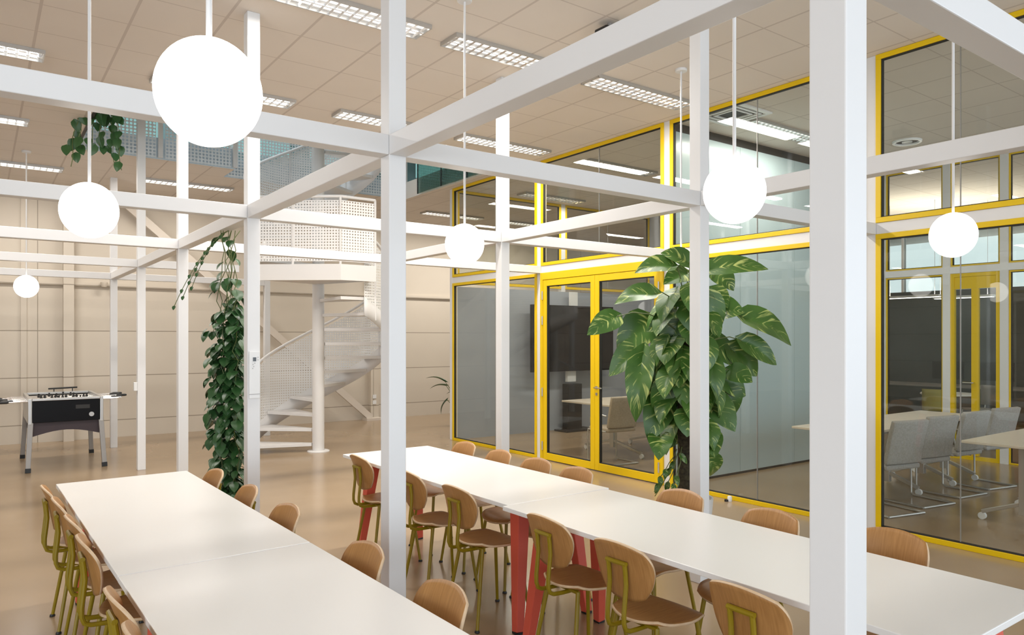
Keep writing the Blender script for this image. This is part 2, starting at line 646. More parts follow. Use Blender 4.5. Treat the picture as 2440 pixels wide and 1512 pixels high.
# far walls of the two meeting rooms
struct(MB().box(GX[3] + HW, GX[5], 10.44, 10.51, 0, 2.57).build('wall_inner_back', M_greywall))
win('y', 10.44, GX[3] + HW, GX[4] - HW, 2.62, ZC - 0.002, (7.6,))
win('y', 10.44, GX[4] + HW, GX[5] - HW, 2.62, ZC - 0.002, (10.0,))
struct(MB().box(GX[4] - HW, GX[4] + HW, 10.44, 10.53, 2.57, ZC).build('trim_7', M_white))
q = MB()
for x0, x1 in ((XW + 0.09, 7.72), (7.725, 8.9), (8.905, 10.0), (10.005, GX[5])):
    q.box(x0, x1, 5.70, 5.75, 0.03, ZC - 0.10)
struct(q.build('wall_partition', M_bluewall))
struct(MB().box(XW + 0.09, GX[5], 5.71, 5.74, 0.0, 0.035).build('baseboard_partition', M_gasket))
struct(MB().box(XW + 0.09, GX[5], 5.71, 5.74, ZC - 0.11, ZC).build('trim_8', M_gasket))
# glass wall on the far side of the meeting rooms
XF = 11.2
struct(MB().box(XF, XF + 0.1, 5.72, 10.5, 0, ZC).build('wall_inner_side', M_greywall))
col_ys = (-1.404, 0.972, 2.2, 4.03, 4.76, 5.68)
q = MB()
for y in col_ys:
    q.box(XF, XF + 0.1, y - 0.05, y + 0.05, 0, ZC)
q.box(XF + 0.004, XF + 0.096, -1.4, 5.7, ZB0 + 0.002, ZB1 - 0.002)
struct(q.build('wall_inner_far', M_white))
for k in range(len(col_ys) - 1):
    y0, y1 = col_ys[k] + 0.05, col_ys[k + 1] - 0.05
    win('x', XF + 0.02, y0, y1, ZB1, ZC - 0.002, t=0.022)
    if k != 3:
        win('x', XF + 0.02, y0, y1, 0.0, ZB0, t=0.022)
d2 = sroot('door_2')
opening(MB(), 'x', XF + 0.01, XF + 0.08, 4.08, 4.71, 0.0, ZB0, 0.05).build('door_frame', M_yellow, d2)
q = MB()
q.box(XF + 0.02, XF + 0.07, 4.35, 4.44, 0.06, ZB0 - 0.221).box(XF + 0.02, XF + 0.07, 4.131, 4.659, ZB0 - 0.22, ZB0 - 0.052)
lf = q.build('door_leaf', M_yellow, d2)
MB().box(XF + 0.04, XF + 0.05, 4.13, 4.66, 0.06, ZB0 - 0.22).build('pane', M_clear, lf)
MB().tube([(XF + 0.02, 4.40, 1.08), (XF - 0.03, 4.40, 1.08), (XF - 0.035, 4.41, 1.08), (XF - 0.035, 4.53, 1.08)], 0.01, 8).build('door_handle', M_chrome, lf)
struct(MB().box(17.0, 17.2, -5, YB, 0, 2.75).box(17.0, 17.2, -5, YB, 4.0, ZC).build('wall_office', M_office))
wo = sroot('window_25')
for k in range(6):
    MB().box(17.08, 17.12, -3.0 + 2.8 * k, -0.25 + 2.8 * k, 2.75, 4.0).build('pane', M_clear, wo)
    MB().box(17.04, 17.16, -0.25 + 2.8 * k, -0.2 + 2.8 * k, 2.75, 4.0).build('mullion', M_white, wo)

# ------------------------------------------------------------------ upper railing at the stair opening
ur = thing('upper_railing', 'perforated pale steel railing along the far edge of the stair opening, above the ceiling', 'railing', (0, 0, 0))
for x0, x1, yy in ((HX0, 2.05, HY1), (2.05, HXM, HY1), (HXM, 4.6, HY2), (4.6, HX1, HY2)):
    MB().strip([(x0 + 0.06, yy - 0.05, 0), (x1 - 0.06, yy - 0.05, 0)], ZC + 0.01, 5.45).build('panel', M_perfbig, ur)
    MB().box(x1 - 0.03, x1 + 0.03, yy - 0.05, yy - 0.01, ZC + 0.02, 5.5).build('post', M_stair, ur)
    MB().tube([(x0, yy - 0.03, 5.5), (x1, yy - 0.03, 5.5)], 0.022).build('handrail', M_stair, ur, smooth=True)
struct(MB().box(HX0, HXM, HY1 - 0.008, HY1 - 0.001, ZC + 0.002, ZC + 0.3).build('trim_9', M_fascia))
struct(MB().box(HXM, HX1, HY2 - 0.008, HY2 - 0.001, ZC + 0.002, ZC + 0.3).build('trim_11', M_fascia))
struct(MB().box(HX0, HX0 + 0.03, HY0, HY1, ZC - 0.012, ZC + 0.012).build('trim_10', M_gasket))
gb = thing('glass_balustrade', 'green-tinted glass balustrade along the right edge of the stair opening', 'balustrade')
for k in range(3):
    y0 = HY0 + 0.06 + k * 0.79
    MB().box(HX1 - 0.06, HX1 - 0.045, y0, y0 + 0.77, ZC + 0.005, 5.4).build('pane', M_green, gb)
    MB().box(HX1 - 0.062, HX1 - 0.043, y0 + 0.77, y0 + 0.785, ZC + 0.005, 5.4).build('joint', M_gasket, gb)


# ------------------------------------------------------------------ pendant globes
def pendant(x, y, label):
    t = thing('pendant_lamp', label, 'pendant lamp', (x, y, 0), 0, 'white globe pendants')
    g = MB()
    prof = [(0.012, 2.393 + 0.149)]
    for k in range(1, 32):
        a = PI * k / 32
        prof.append((0.144 * math.sin(a), 2.393 + 0.15 * math.cos(a)))
    prof.append((0.004, 2.393 - 0.15))
    g.lathe(prof[::-1], 48)
    g.build('globe', M_globe, t, smooth=True)
    MB().tube([(0, 0, 2.53), (0, 0, ZC - 0.02)], 0.0085, 12).build('rod', M_white, t, smooth=True)
    MB().lathe([(0.05, ZC - 0.025), (0.055, ZC - 0.02), (0.055, ZC - 0.001)], 24).build('canopy', M_white, t, smooth=True)


pendant(0.525, 2.165, 'largest-looking white globe pendant, hanging above the near end of the left table')
pendant(0.485, 4.54, 'white globe pendant hanging above the far end of the left table beside trailing leaves')
pendant(0.516, 11.68, 'smallest-looking white globe pendant, hanging near the football table')
pendant(2.89, 4.54, 'white globe pendant hanging above the far end of the right-hand long table')
pendant(2.89, 2.165, 'white globe pendant hanging over the long table just right of the tall leafy plant')
pendant(5.27, 4.54, 'white globe pendant half hidden behind the big leafy plant and a post')
pendant(5.28, 2.20, 'white globe pendant in front of the rightmost glass bay')


# ------------------------------------------------------------------ ceiling lights
M_tube = emit('lamp_tube', (1.0, 0.98, 0.95), 5.0)
M_dim = emit('dimmed_tube', (1.0, 0.98, 0.92), 1.2)
M_reflector = mat('mirror_reflector', (0.82, 0.82, 0.82), 0.22, 0.85)


def make_troffer(lit, watts):
    t = thing('ceiling_light', 'x', 'ceiling light', (0, 0, ZC))
    L, B = 1.36, 0.26
    q = MB()
    opening_box = ((-L / 2, L / 2, -B / 2, -B / 2 + 0.012), (-L / 2, L / 2, B / 2 - 0.012, B / 2), (-L / 2, -L / 2 + 0.012, -B / 2, B / 2), (L / 2 - 0.012, L / 2, -B / 2, B / 2))
    for x0, x1, y0, y1 in opening_box:
        q.box(x0, x1, y0, y1, -0.034, -0.001)
    q.build('housing', M_alu, t)
    MB().box(-L / 2 + 0.012, L / 2 - 0.012, -B / 2 + 0.012, B / 2 - 0.012, -0.008, -0.002).build('reflector', M_plastic, t)
    for y in (-0.06, 0.06):
        MB().tube([(-L / 2 + 0.03, y, -0.015), (L / 2 - 0.03, y, -0.015)], 0.006, 8).build('tube', M_tube if lit else M_dim, t, smooth=True)
    q = MB()
    n = 17
    for k in range(n):
        x = -L / 2 + L * (k + 0.5) / n
        q.add([(x - 0.012, -B / 2 + 0.012, -0.022), (x + 0.012, -B / 2 + 0.012, -0.022), (x, -B / 2 + 0.012, -0.033),
               (x - 0.012, B / 2 - 0.012, -0.022), (x + 0.012, B / 2 - 0.012, -0.022), (x, B / 2 - 0.012, -0.033)],
              [(0, 2, 1), (3, 4, 5), (0, 1, 4, 3), (1, 2, 5, 4), (2, 0, 3, 5)])
    q.box(-L / 2 + 0.012, L / 2 - 0.012, -0.008, 0.008, -0.033, -0.022)
    q.build('louvre', M_reflector, t)
    if watts:
        d = bpy.data.lights.new('lamp', 'AREA')
        d.shape = 'RECTANGLE'
        d.size, d.size_y = L - 0.05, B - 0.05
        d.energy = watts
        d.color = (1.0, 0.95, 0.89)
        o = bpy.data.objects.new('lamp', d)
        COL.objects.link(o)
        o.parent = t
        o.location = (0, 0, -0.04)
    return t


TR_ON = [(2.24, 5.2, 'louvred ceiling light at the top edge of the photo, left of the nearest tall post'),
         (3.83, 5.2, 'louvred ceiling light above the long diagonal beam, right of the tall middle post'),
         (5.41, 5.2, 'louvred ceiling light nearest the top of the yellow-framed glass wall'),
         (-0.21, 7.63, 'louvred ceiling light at the left edge, in the upper row'),
         (2.01, 7.63, 'louvred ceiling light partly hidden behind the largest globe pendant'),
         (3.86, 7.63, 'louvred ceiling light between the largest globe and the tall middle post'),
         (5.46, 7.63, 'louvred ceiling light under the diagonal beam, above the far glass bay'),
         (-0.21, 10.09, 'short-looking louvred ceiling light at the left edge, in the middle row'),
         (0.33, 12.62, 'thin-looking louvred ceiling light above the football table'),
         (2.75, 12.62, 'louvred ceiling light below the far edge of the stair opening'),
         (7.75, 12.62, 'louvred ceiling light beyond the far corner of the glass wall'),
         (9.7, 12.62, 'added louvred ceiling light brightening the corridor behind the screen room')]  # last one is added to brighten the corridor
proto = make_troffer(True, TROFFER_W)
for i, (x, y, lb) in enumerate(TR_ON):
    o = proto if i == 0 else copy_tree(proto)
    place(o, (x, y, ZC), 0, lb, 'lit louvred ceiling lights')
    if y > 12 and x > 7:                                             # the brighter pair in the corridor behind the screen room
        for ch in o.children:
            if ch.type == 'LIGHT':
                ch.data = ch.data.copy()
                ch.data.energy = 58.0
TR_OFF = [(7.79, 5.15, 'dimmed louvred ceiling light in the meeting room beside the square air vent'),
          (7.53, 7.65, 'dimmed louvred ceiling light in the screen room, seen through the far glass bay'),
          (9.4, 7.65, 'dimmed louvred ceiling light deeper inside the screen room'),
          (8.2, 10.0, 'dimmed louvred ceiling light by the far glazing of the screen room')]
proto = make_troffer(False, ROOM_W)
for i, (x, y, lb) in enumerate(TR_OFF):
    o = proto if i == 0 else copy_tree(proto)
    place(o, (x, y, ZC), 0, lb, 'dimmed louvred ceiling lights')

# air vents, speaker
t = thing('air_cassette', 'square white air-conditioning cassette in the meeting room ceiling by the pale blue wall', 'air vent', (6.78, 5.1, ZC))
opening(MB(), 'z', 0, 0, 0, 0, 0, 0, 0)
for k, (s, wd) in enumerate(((0.30, 0.05), (0.22, 0.03), (0.15, 0.02))):
    q = MB()
    q.box(-s, s, -s, -s + wd, -0.02, -0.001).box(-s, s, s - wd, s, -0.02, -0.001).box(-s, -s + wd, -s + wd, s - wd, -0.02, -0.001).box(s - wd, s, -s + wd, s - wd, -0.02, -0.001)
    q.build('vent_ring', M_plastic, t)
MB().box(-0.29, 0.29, -0.29, 0.29, -0.006, -0.001).build('backing', M_dark, t)
t = thing('round_vent', 'round white vent in the dark ceiling of the meeting room', 'air vent', (9.5, 4.5, ZC))
MB().lathe([(0.13, -0.005), (0.14, -0.025), (0.165, -0.025), (0.17, -0.001), (0.13, -0.001)], 40).build('rim', M_plastic, t, smooth=True)
MB().lathe([(0.128, -0.006), (0.128, -0.001)], 32).build('backing', M_dark, t)
MB().lathe([(0.05, -0.012), (0.06, -0.02), (0.06, -0.007)], 24).build('hub', M_plastic, t, smooth=True)
t = thing('ceiling_speaker', 'small dark device fixed to the ceiling above the long diagonal beam', 'speaker', (4.05, 4.22, ZC))  # small dark device, taken as a ceiling speaker
MB().box(-0.1, 0.1, -0.07, 0.07, -0.14, -0.05).build('body', M_black, t, bevel=0.01)
MB().tube([(0, 0, -0.05), (0, 0, -0.001)], 0.02).build('mount', M_grey, t)


# ------------------------------------------------------------------ dining tables
def trestle_table(x, y0, y1, rz, label, tops):
    """white top on four splayed coral legs"""
    cy = (y0 + y1) / 2
    t = thing('dining_table', label, 'table', (x, cy, 0), rz, 'white dining tables')
    L = (y1 - y0) / 2 - 0.002
    MB().box(-0.392, 0.392, -L, L, 0.745, 0.77).build('tabletop', M_table, t, bevel=0.003)
    q = MB()
    for s in (-1, 1):
        q.box(-0.25, 0.25, s * (L - 0.32) - 0.03, s * (L - 0.32) + 0.03, 0.71, 0.745)
    q.box(-0.03, 0.03, -L + 0.35, L - 0.35, 0.715, 0.745)
    q.build('under_frame', M_coral, t)
    for sx in (-1, 1):
        for sy in (-1, 1):
            foot = Vector((sx * 0.268, sy * (L - 0.07), 0.012))
            top = Vector((sx * 0.190, sy * (L - 0.15), 0.745))
            lg = MB().bar(foot, top, 0.05, 0.05, 0.088, 0.088).build('leg', M_coral, t, bevel=0.004)
            MB().box(foot.x - 0.024, foot.x + 0.024, foot.y - 0.024, foot.y + 0.024, 0, 0.014).build('foot_pad', M_black, lg)
    return t


trestle_table(0.812, 3.225, 5.49, 0.018, 'white table top on coral legs, far half of the left table row', 1)
trestle_table(0.852, 0.95, 3.222, 0.018, 'white table top at the bottom edge, near half of the left table row', 1)
trestle_table(2.765, 3.30, 5.535, 0.010, 'white table top on coral legs, far half of the long table by the glass wall', 1)
trestle_table(2.735, 0.972, 3.297, -0.004, 'white table at the lower right, near half of the table by the glass wall', 1)


# ------------------------------------------------------------------ dining chairs
def make_chair():
    """faces +x; origin on the floor under the seat"""
    t = thing('dining_chair', 'x', 'chair')
    # seat: rounded plywood shell, slightly dished, rear edge turned up
    nu, nv = 14, 14
    vs, fs, ve = [], [], []
    th = 0.012

    def seat_z(u, v):
        z = 0.478 - 0.012 * (1 - v * v) + 0.0
        if u > 0.6:
            z -= 0.022 * ((u - 0.6) / 0.4) ** 2
        if u < -0.55:
            z += 0.015 * ((-0.55 - u) / 0.45) ** 2
        return z

    def squircle(u, v):
        # map square to rounded shape
        x = u * math.sqrt(1 - 0.42 * v * v)
        y = v * math.sqrt(1 - 0.42 * u * u)
        y *= 0.196 - 0.02 * (-u if u < 0 else 0)
        return 0.0 + x * 0.192, y
    for i in range(nu + 1):
        for j in range(nv + 1):
            u, v = -1 + 2 * i / nu, -1 + 2 * j / nv
            x, y = squircle(u, v)
            vs.append((x, y, seat_z(u, v)))
    for i in range(nu):
        for j in range(nv):
            a = i * (nv + 1) + j
            fs.append((a, a + nv + 1, a + nv + 2, a + 1))
    so = MB().add(vs, fs).build('seat', M_wood, t, smooth=True, solid=th)
    so.data.materials.append(M_edge)
    so.modifiers['solid'].material_offset_rim = 1
    # backrest: rounded shield, broad at the shoulders and tapering down, wrapped round the sitter
    vs, fs = [], []
    nu, nv = 14, 14

    def back_pt(u, v):
        # u -1..1 bottom..top ; v -1..1 across
        x = u * math.sqrt(1 - 0.36 * v * v)
        y = v * math.sqrt(1 - 0.40 * u * u)
        z = 0.702 + 0.131 * x
        hw = 0.166 + 0.018 * u
        yy = y * hw
        lean = -0.215 - 0.045 * (z - 0.6) / 0.24 - 0.02 * max(0, u) ** 2
        wrap = 0.036 * (yy / 0.17) ** 2
        return (lean + wrap, yy, z)
    for i in range(nu + 1):
        for j in range(nv + 1):
            vs.append(back_pt(-1 + 2 * i / nu, -1 + 2 * j / nv))
    for i in range(nu):
        for j in range(nv):
            a = i * (nv + 1) + j
            fs.append((a, a + 1, a + nv + 2, a + nv + 1))
    bo = MB().add(vs, fs).build('backrest', M_wood, t, smooth=True, solid=th)
    bo.data.materials.append(M_edge)
    bo.modifiers['solid'].material_offset_rim = 1
    # back frame: inverted U of tube down the back, bending forward beneath the seat
    prof = [(-0.252, 0.742), (-0.246, 0.70), (-0.242, 0.65), (-0.248, 0.59), (-0.255, 0.53), (-0.255, 0.49), (-0.245, 0.462), (-0.22, 0.450), (-0.17, 0.447), (-0.05, 0.447), (0.12, 0.447)]
    q = MB()
    for s in (-1, 1):
        q.tube([(x - 0.008, s * 0.048, z) for x, z in prof], 0.0105, 8)
    q.tube([(-0.26, -0.058, 0.742), (-0.26, 0.058, 0.742)], 0.0105, 8)
    q.build('back_frame', M_olive, t, smooth=True)
    q = MB()
    for s in (-1, 1):
        q.tube([(s * 0.13, -0.12, 0.455), (s * 0.13, 0.12, 0.455)], 0.010, 8)
    q.tube([(-0.13, 0, 0.455), (0.13, 0, 0.455)], 0.010, 8)
    q.build('seat_frame', M_olive, t, smooth=True)
    for sx in (-1, 1):
        for sy in (-1, 1):
            lg = MB().tube([(sx * 0.13, sy * 0.115, 0.458), (sx * 0.205 - (0.02 if sx > 0 else 0), sy * 0.168, 0.008)], 0.0115, 10, 0.0095).build('leg', M_olive, t, smooth=True)
            MB().lathe([(0.014, 0), (0.016, 0.004), (0.012, 0.014)], 12, (sx * 0.206 - (0.02 if sx > 0 else 0), sy * 0.169, 0)).build('foot_pad', M_black, lg, smooth=True)
    return t


chair0 = make_chair()
used = [False]


def chair(x, y, rz, label, group):
    o = copy_tree(chair0) if used[0] else chair0
    used[0] = True
    place(o, (x, y, 0), rz, 'oak chair ' + label, group)


BX = 0.255
for (xb, y, r, lb) in ((0.320, 5.10, 0.02, 'farthest on the left side of the left table'),
                       (0.345, 4.665, -0.01, 'second from the far end on the left side of the left table'),
                       (0.365, 4.165, 0.03, 'third from the far end on the left side of the left table'),
                       (0.370, 3.70, -0.01, 'fourth from the far end on the left side of the left table'),
                       (0.375, 2.84, 0.02, 'second from the camera on the left side of the left table'),
                       (0.375, 2.44, 0.0, 'cut off by the bottom edge on the left side of the left table')):
    chair(xb + BX, y, r, lb, 'chairs on the left of the left table')
for (xb, y, r, lb) in ((1.275, 5.04, PI + 0.03, 'farthest on the right of the left table, in front of the trailing vine'),
                       (1.295, 4.38, PI - 0.02, 'on the right side of the left table, in front of the thermostat post'),
                       (1.310, 3.74, PI + 0.04, 'middle one on the right side of the left table'),
                       (1.335, 2.84, PI + 0.02, 'on the right of the left table, just left of the tall middle post'),
                       (1.340, 2.22, PI - 0.03, 'nearest on the right of the left table, past the tall middle post')):
    chair(xb - BX, y, r, lb, 'chairs on the right of the left table')
for (xb, y, r, lb) in ((2.280, 5.07, 0.0, 'farthest on the near side of the right-hand table'),
                       (2.280, 4.27, -0.03, 'beside the tall middle post on the near side of the right-hand table'),
                       (2.272, 3.69, 0.02, 'just left of the coral leg on the near side of the right-hand table'),
                       (2.245, 2.80, -0.02, 'just right of the coral leg on the near side of the right-hand table'),
                       (2.215, 2.27, 0.03, 'second from the right post on the near side of the right-hand table'),
                       (2.170, 1.59, -0.02, 'nearest the thick right post on the near side of the right-hand table')):
    chair(xb + BX, y, r, lb, 'chairs on the near side of the right-hand table')
for (xb, y, r, lb) in ((3.300, 5.15, PI + 0.0, 'farthest on the glass-wall side of the right-hand table'),
                       (3.275, 4.62, PI - 0.03, 'second from the far end on the glass-wall side of the right-hand table'),
                       (3.270, 4.13, PI + 0.03, 'third from the far end on the glass-wall side of the right-hand table'),
                       (3.260, 3.69, PI - 0.02, 'fourth from the far end on the glass-wall side, facing the yellow door'),
                       (3.255, 2.78, PI + 0.02, 'on the glass-wall side of the right-hand table, in front of the big plant'),
                       (3.250, 2.20, PI - 0.02, 'on the glass-wall side of the right-hand table, below the pale blue wall'),
                       (3.350, 1.64, PI + 0.02, 'on the glass-wall side, right of the thick right post')):
    chair(xb - BX, y, r, lb, 'chairs on the glass-wall side of the right-hand table')


# ------------------------------------------------------------------ spiral staircase
SX, SY = 4.13, 10.58
st = thing('spiral_staircase', 'white steel spiral staircase with perforated guard, rising through the ceiling opening', 'staircase', (SX, SY, 0))
LEFT = math.atan2(0.5906, -0.807)          # direction of the first tread


def pol(a, r):
    """a in degrees, clockwise seen from above starting at the first tread"""
    th = LEFT - math.radians(a)
    return r * math.cos(th), r * math.sin(th)


MB().lathe([(0.165, 0.0), (0.165, 0.012), (0.15, 0.02)], 40).build('base_plate', M_stair, st, smooth=True)
MB().lathe([(0.088, 0.0), (0.088, 5.5)], 32).build('central_pole', M_stair, st, smooth=True)
RISE, TURN, RO = 0.2155, 23.0, 1.02


def tread(a, z):
    q = MB()
    pts = []
    for da, r in ((-13, 0.10), (-14, RO), (-7, RO), (0, RO), (7, RO), (14, RO), (13, 0.10)):
        if r < 0.2:
            da *= 1.6
        pts.append(pol(a + da, r))
    q.prism(pts[::-1], z - 0.045, z)
    q.build('tread', M_stair, st, bevel=0.003)


for k in range(11):
    tread(-6 + TURN * k, RISE * (k + 1) - 0.085)
ZL = 2.60
# guard of the lower flight: stringer, perforated sheet, handrail
hel = []
for k in range(61):
    a = -22 + 240 * k / 60
    z = max(0.02, RISE * (a + 6) / TURN + 0.13)
    x, y = pol(a, RO + 0.02)
    hel.append((x, y, z))
MB().strip(hel[8:], -0.20, 0.06).build('stringer', M_stair, st, solid=0.012, smooth=True)
MB().strip(hel[8:], 0.06, 0.94).build('guard_panel', M_perf, st, smooth=True)
MB().tube([(x, y, z + 0.99) for x, y, z in hel], 0.021, 10).build('handrail', M_stair, st, smooth=True)
for a in (8, 75, 140, 205):
    x, y = pol(a, RO + 0.02)
    z = RISE * (a + 6) / TURN + 0.13
    MB().tube([(x, y, z - 0.15), (x, y, z + 0.98)], 0.016, 8).build('guard_post', M_stair, st, smooth=True)
# landing: part octagon on the side towards the tables
la = ((214, 1.19), (240, 1.13), (305, 1.13))
lp = [pol(a, r) for a, r in la] + [pol(305, 0.09), pol(260, 0.092), pol(214, 0.09)]
MB().prism(lp, ZL - 0.09, ZL).build('landing', M_stair, st, bevel=0.004)
edge = [pol(a, r + 0.008) for a, r in la]
MB().strip([(x, y, 0) for x, y in edge], ZL - 0.10, ZL + 0.12).build('landing_fascia', M_stair, st, solid=0.01)
edge = [pol(a, r - 0.01) for a, r in la]
MB().strip([(x, y, 0) for x, y in edge], ZL + 0.16, ZL + 1.0).build('landing_guard', M_perf, st)
MB().tube([(x, y, ZL + 1.05) for x, y in edge], 0.021, 10).build('landing_handrail', M_stair, st, smooth=True)
for x, y in edge + [((edge[1][0] * 0.45 + edge[2][0] * 0.55), (edge[1][1] * 0.45 + edge[2][1] * 0.55))]:
    MB().tube([(x, y, ZL), (x, y, ZL + 1.05)], 0.018, 8).build('guard_post', M_stair, st, smooth=True)
# upper flight from the landing round the left side, behind the pole and up to the upper floor
for k in range(9):
    tread(-44 + TURN * k, ZL + RISE * (k + 1))
hel = []
for k in range(51):
    a = -54 + 204 * k / 50
    x, y = pol(a, RO + 0.02)
    hel.append((x, y, ZL + RISE * (a + 52) / TURN + 0.16))
MB().strip(hel, -0.22, 0.08).build('stringer', M_stair, st, solid=0.012, smooth=True)
MB().strip(hel, 0.08, 0.96).build('guard_panel', M_perf, st, smooth=True)
MB().tube([(x, y, z + 1.0) for x, y, z in hel], 0.024, 10).build('handrail', M_stair, st, smooth=True)
for a in (-50, 0, 50, 100):
    x, y = pol(a, RO + 0.02)
    z = ZL + RISE * (a + 52) / TURN + 0.16
    MB().tube([(x, y, z - 0.15), (x, y, z + 0.98)], 0.016, 8).build('guard_post', M_stair, st, smooth=True)


# ------------------------------------------------------------------ football table
ft_ = thing('football_table', 'black and grey football table on splayed legs at the left, by the panelled back wall', 'football table', (0.93, 11.75, 0))
BX0, BY0 = 0.40, 0.66
for s in (-1, 1):
    MB().box(-BX0 + 0.022, BX0 - 0.022, s * (BY0 - 0.015) - 0.015, s * (BY0 - 0.015) + 0.015, 0.62, 0.90).build('end_panel', M_screen, ft_, bevel=0.006)
    MB().box(s * BX0 - 0.02, s * BX0 + 0.02, -BY0, BY0, 0.60, 0.93).build('side_panel', M_alu, ft_, bevel=0.006)
q = MB()
n = 10
poly = [(-0.375, 0.62), (0.375, 0.62)] + [(0.375 - 0.75 * k / n, 0.44 + 0.07 * math.sin(PI * k / n)) for k in range(n + 1)]
for s in (-1, 1):
    yy = s * (BY0 - 0.06)
    vs = [(x, yy - 0.012, z) for x, z in poly] + [(x, yy + 0.012, z) for x, z in poly]
    m = len(poly)
    q.add(vs, [tuple(range(m)), tuple(range(m, 2 * m))[::-1]] + [(k, m + k, m + (k + 1) % m, (k + 1) % m) for k in range(m)])
q.box(-0.37, 0.37, -BY0 + 0.06, BY0 - 0.06, 0.58, 0.62)
q.build('apron', M_purple, ft_)
MB().box(-0.38, 0.38, -BY0 + 0.03, BY0 - 0.03, 0.80, 0.815).build('playing_field', M_alu, ft_)
for s in (-1, 1):
    MB().box(-BX0 + 0.022, BX0 - 0.022, s * (BY0 - 0.015) - 0.03, s * (BY0 - 0.015) + 0.03, 0.90, 0.93).build('end_rail', M_alu, ft_, bevel=0.004)
q = MB()
q.box(0.10, 0.26, -BY0 - 0.004, -BY0 + 0.002, 0.78, 0.83)
q.build('goal_slot', M_dark, ft_)
MB().tube([(0.28, -BY0 - 0.012, 0.70), (0.28, -BY0, 0.70)], 0.03, 16).build('ball_return', M_alu, ft_)
for sx in (-1, 1):
    for sy in (-1, 1):
        foot = Vector((sx * 0.425, sy * 0.70, 0.05))
        top = Vector((sx * 0.385, sy * 0.60, 0.80))
        lg = MB().bar(foot, top, 0.055, 0.055, 0.06, 0.06).build('leg', M_grey, ft_, bevel=0.005)
        MB().bar((sx * 0.4265, sy * 0.704, 0.0), (sx * 0.4245, sy * 0.699, 0.055), 0.062).build('foot_pad', M_black, lg)
rows = ((-0.50, 1, 1), (-0.36, 2, 1), (-0.21, 3, -1), (-0.07, 5, 1), (0.07, 5, -1), (0.21, 3, 1), (0.36, 2, -1), (0.50, 1, -1))
for k, (y, n, side) in enumerate(rows):
    sh = 0.06 * math.sin(k * 2.1)
    rd = MB().tube([(-0.62 + sh, y, 0.885), (0.62 + sh, y, 0.885)], 0.008, 8).build('rod', M_chrome, ft_, smooth=True)
    e = -side * (0.62) + sh
    MB().tube([(e, y, 0.885), (e - side * 0.02, y, 0.885), (e - side * 0.11, y, 0.885), (e - side * 0.13, y, 0.885)], [0.012, 0.018, 0.017, 0.012], 10).build('handle', M_black, rd, smooth=True)
    q = MB()
    for j in range(n):
        x = sh + (j - (n - 1) / 2) * (0.62 / max(n, 2.4))
        q.tube([(x, y, 0.825), (x, y, 0.86), (x, y, 0.90), (x, y, 0.915), (x, y, 0.935)], [0.012, 0.014, 0.018, 0.008, 0.012], 8)
    q.build('player', M_black, rd, smooth=True)
q = MB()
q.tube([(-0.12, BY0 - 0.01, 0.975), (0.24, BY0 - 0.01, 0.985)], 0.012, 8)
q.bar((-0.05, BY0 - 0.01, 0.93), (-0.05, BY0 - 0.01, 0.98), 0.012).bar((0.18, BY0 - 0.01, 0.93), (0.18, BY0 - 0.01, 0.985), 0.012)
q.build('score_counter', M_black, ft_)


# ------------------------------------------------------------------ leaves
RU = random.Random(5)


def leaf(mb, base, tip, width, up, droop=0.15, fold=0.25, heart=True, nu=8):
    base, tip = Vector(base), Vector(tip)
    L = (tip - base).length
    d = (tip - base) / L
    s = d.cross(Vector(up))
    if s.length < 1e-3:
        s = d.orthogonal()
    s.normalize()
    n = s.cross(d)
    vs, uvs, fs = [], [], []
    cr = (-1, -0.62, -0.25, 0, 0.25, 0.62, 1)
    ou, ov = RU.uniform(0, 40), RU.uniform(0, 40)                   # every leaf gets its own streaks
    for i in range(nu + 1):
        t = i / nu
        wf = (math.sin(PI * t ** 0.62)) ** 0.75 if 0 < t < 1 else 0.0
        wf = max(wf, 0.02)
        back = -0.12 * (1 - t) ** 3 if heart else 0
        c = base + d * (L * t) + n * (droop * L * (math.sin(PI * t) - 0.15))
        for k in cr:
            off = s * (k * wf * width / 2)
            lift = n * (abs(k) * wf * width / 2 * fold) + d * (back * L * abs(k) * 1.5)
            vs.append(c + off + lift)
            uvs.append((k * 0.5 + ou, t + abs(k) * -0.30 + ov))
    m = len(cr)
    for i in range(nu):
        for j in range(m - 1):
            a = i * m + j
            fs.append((a, a + 1, a + m + 1, a + m))
    mb.add(vs, fs, uvs)


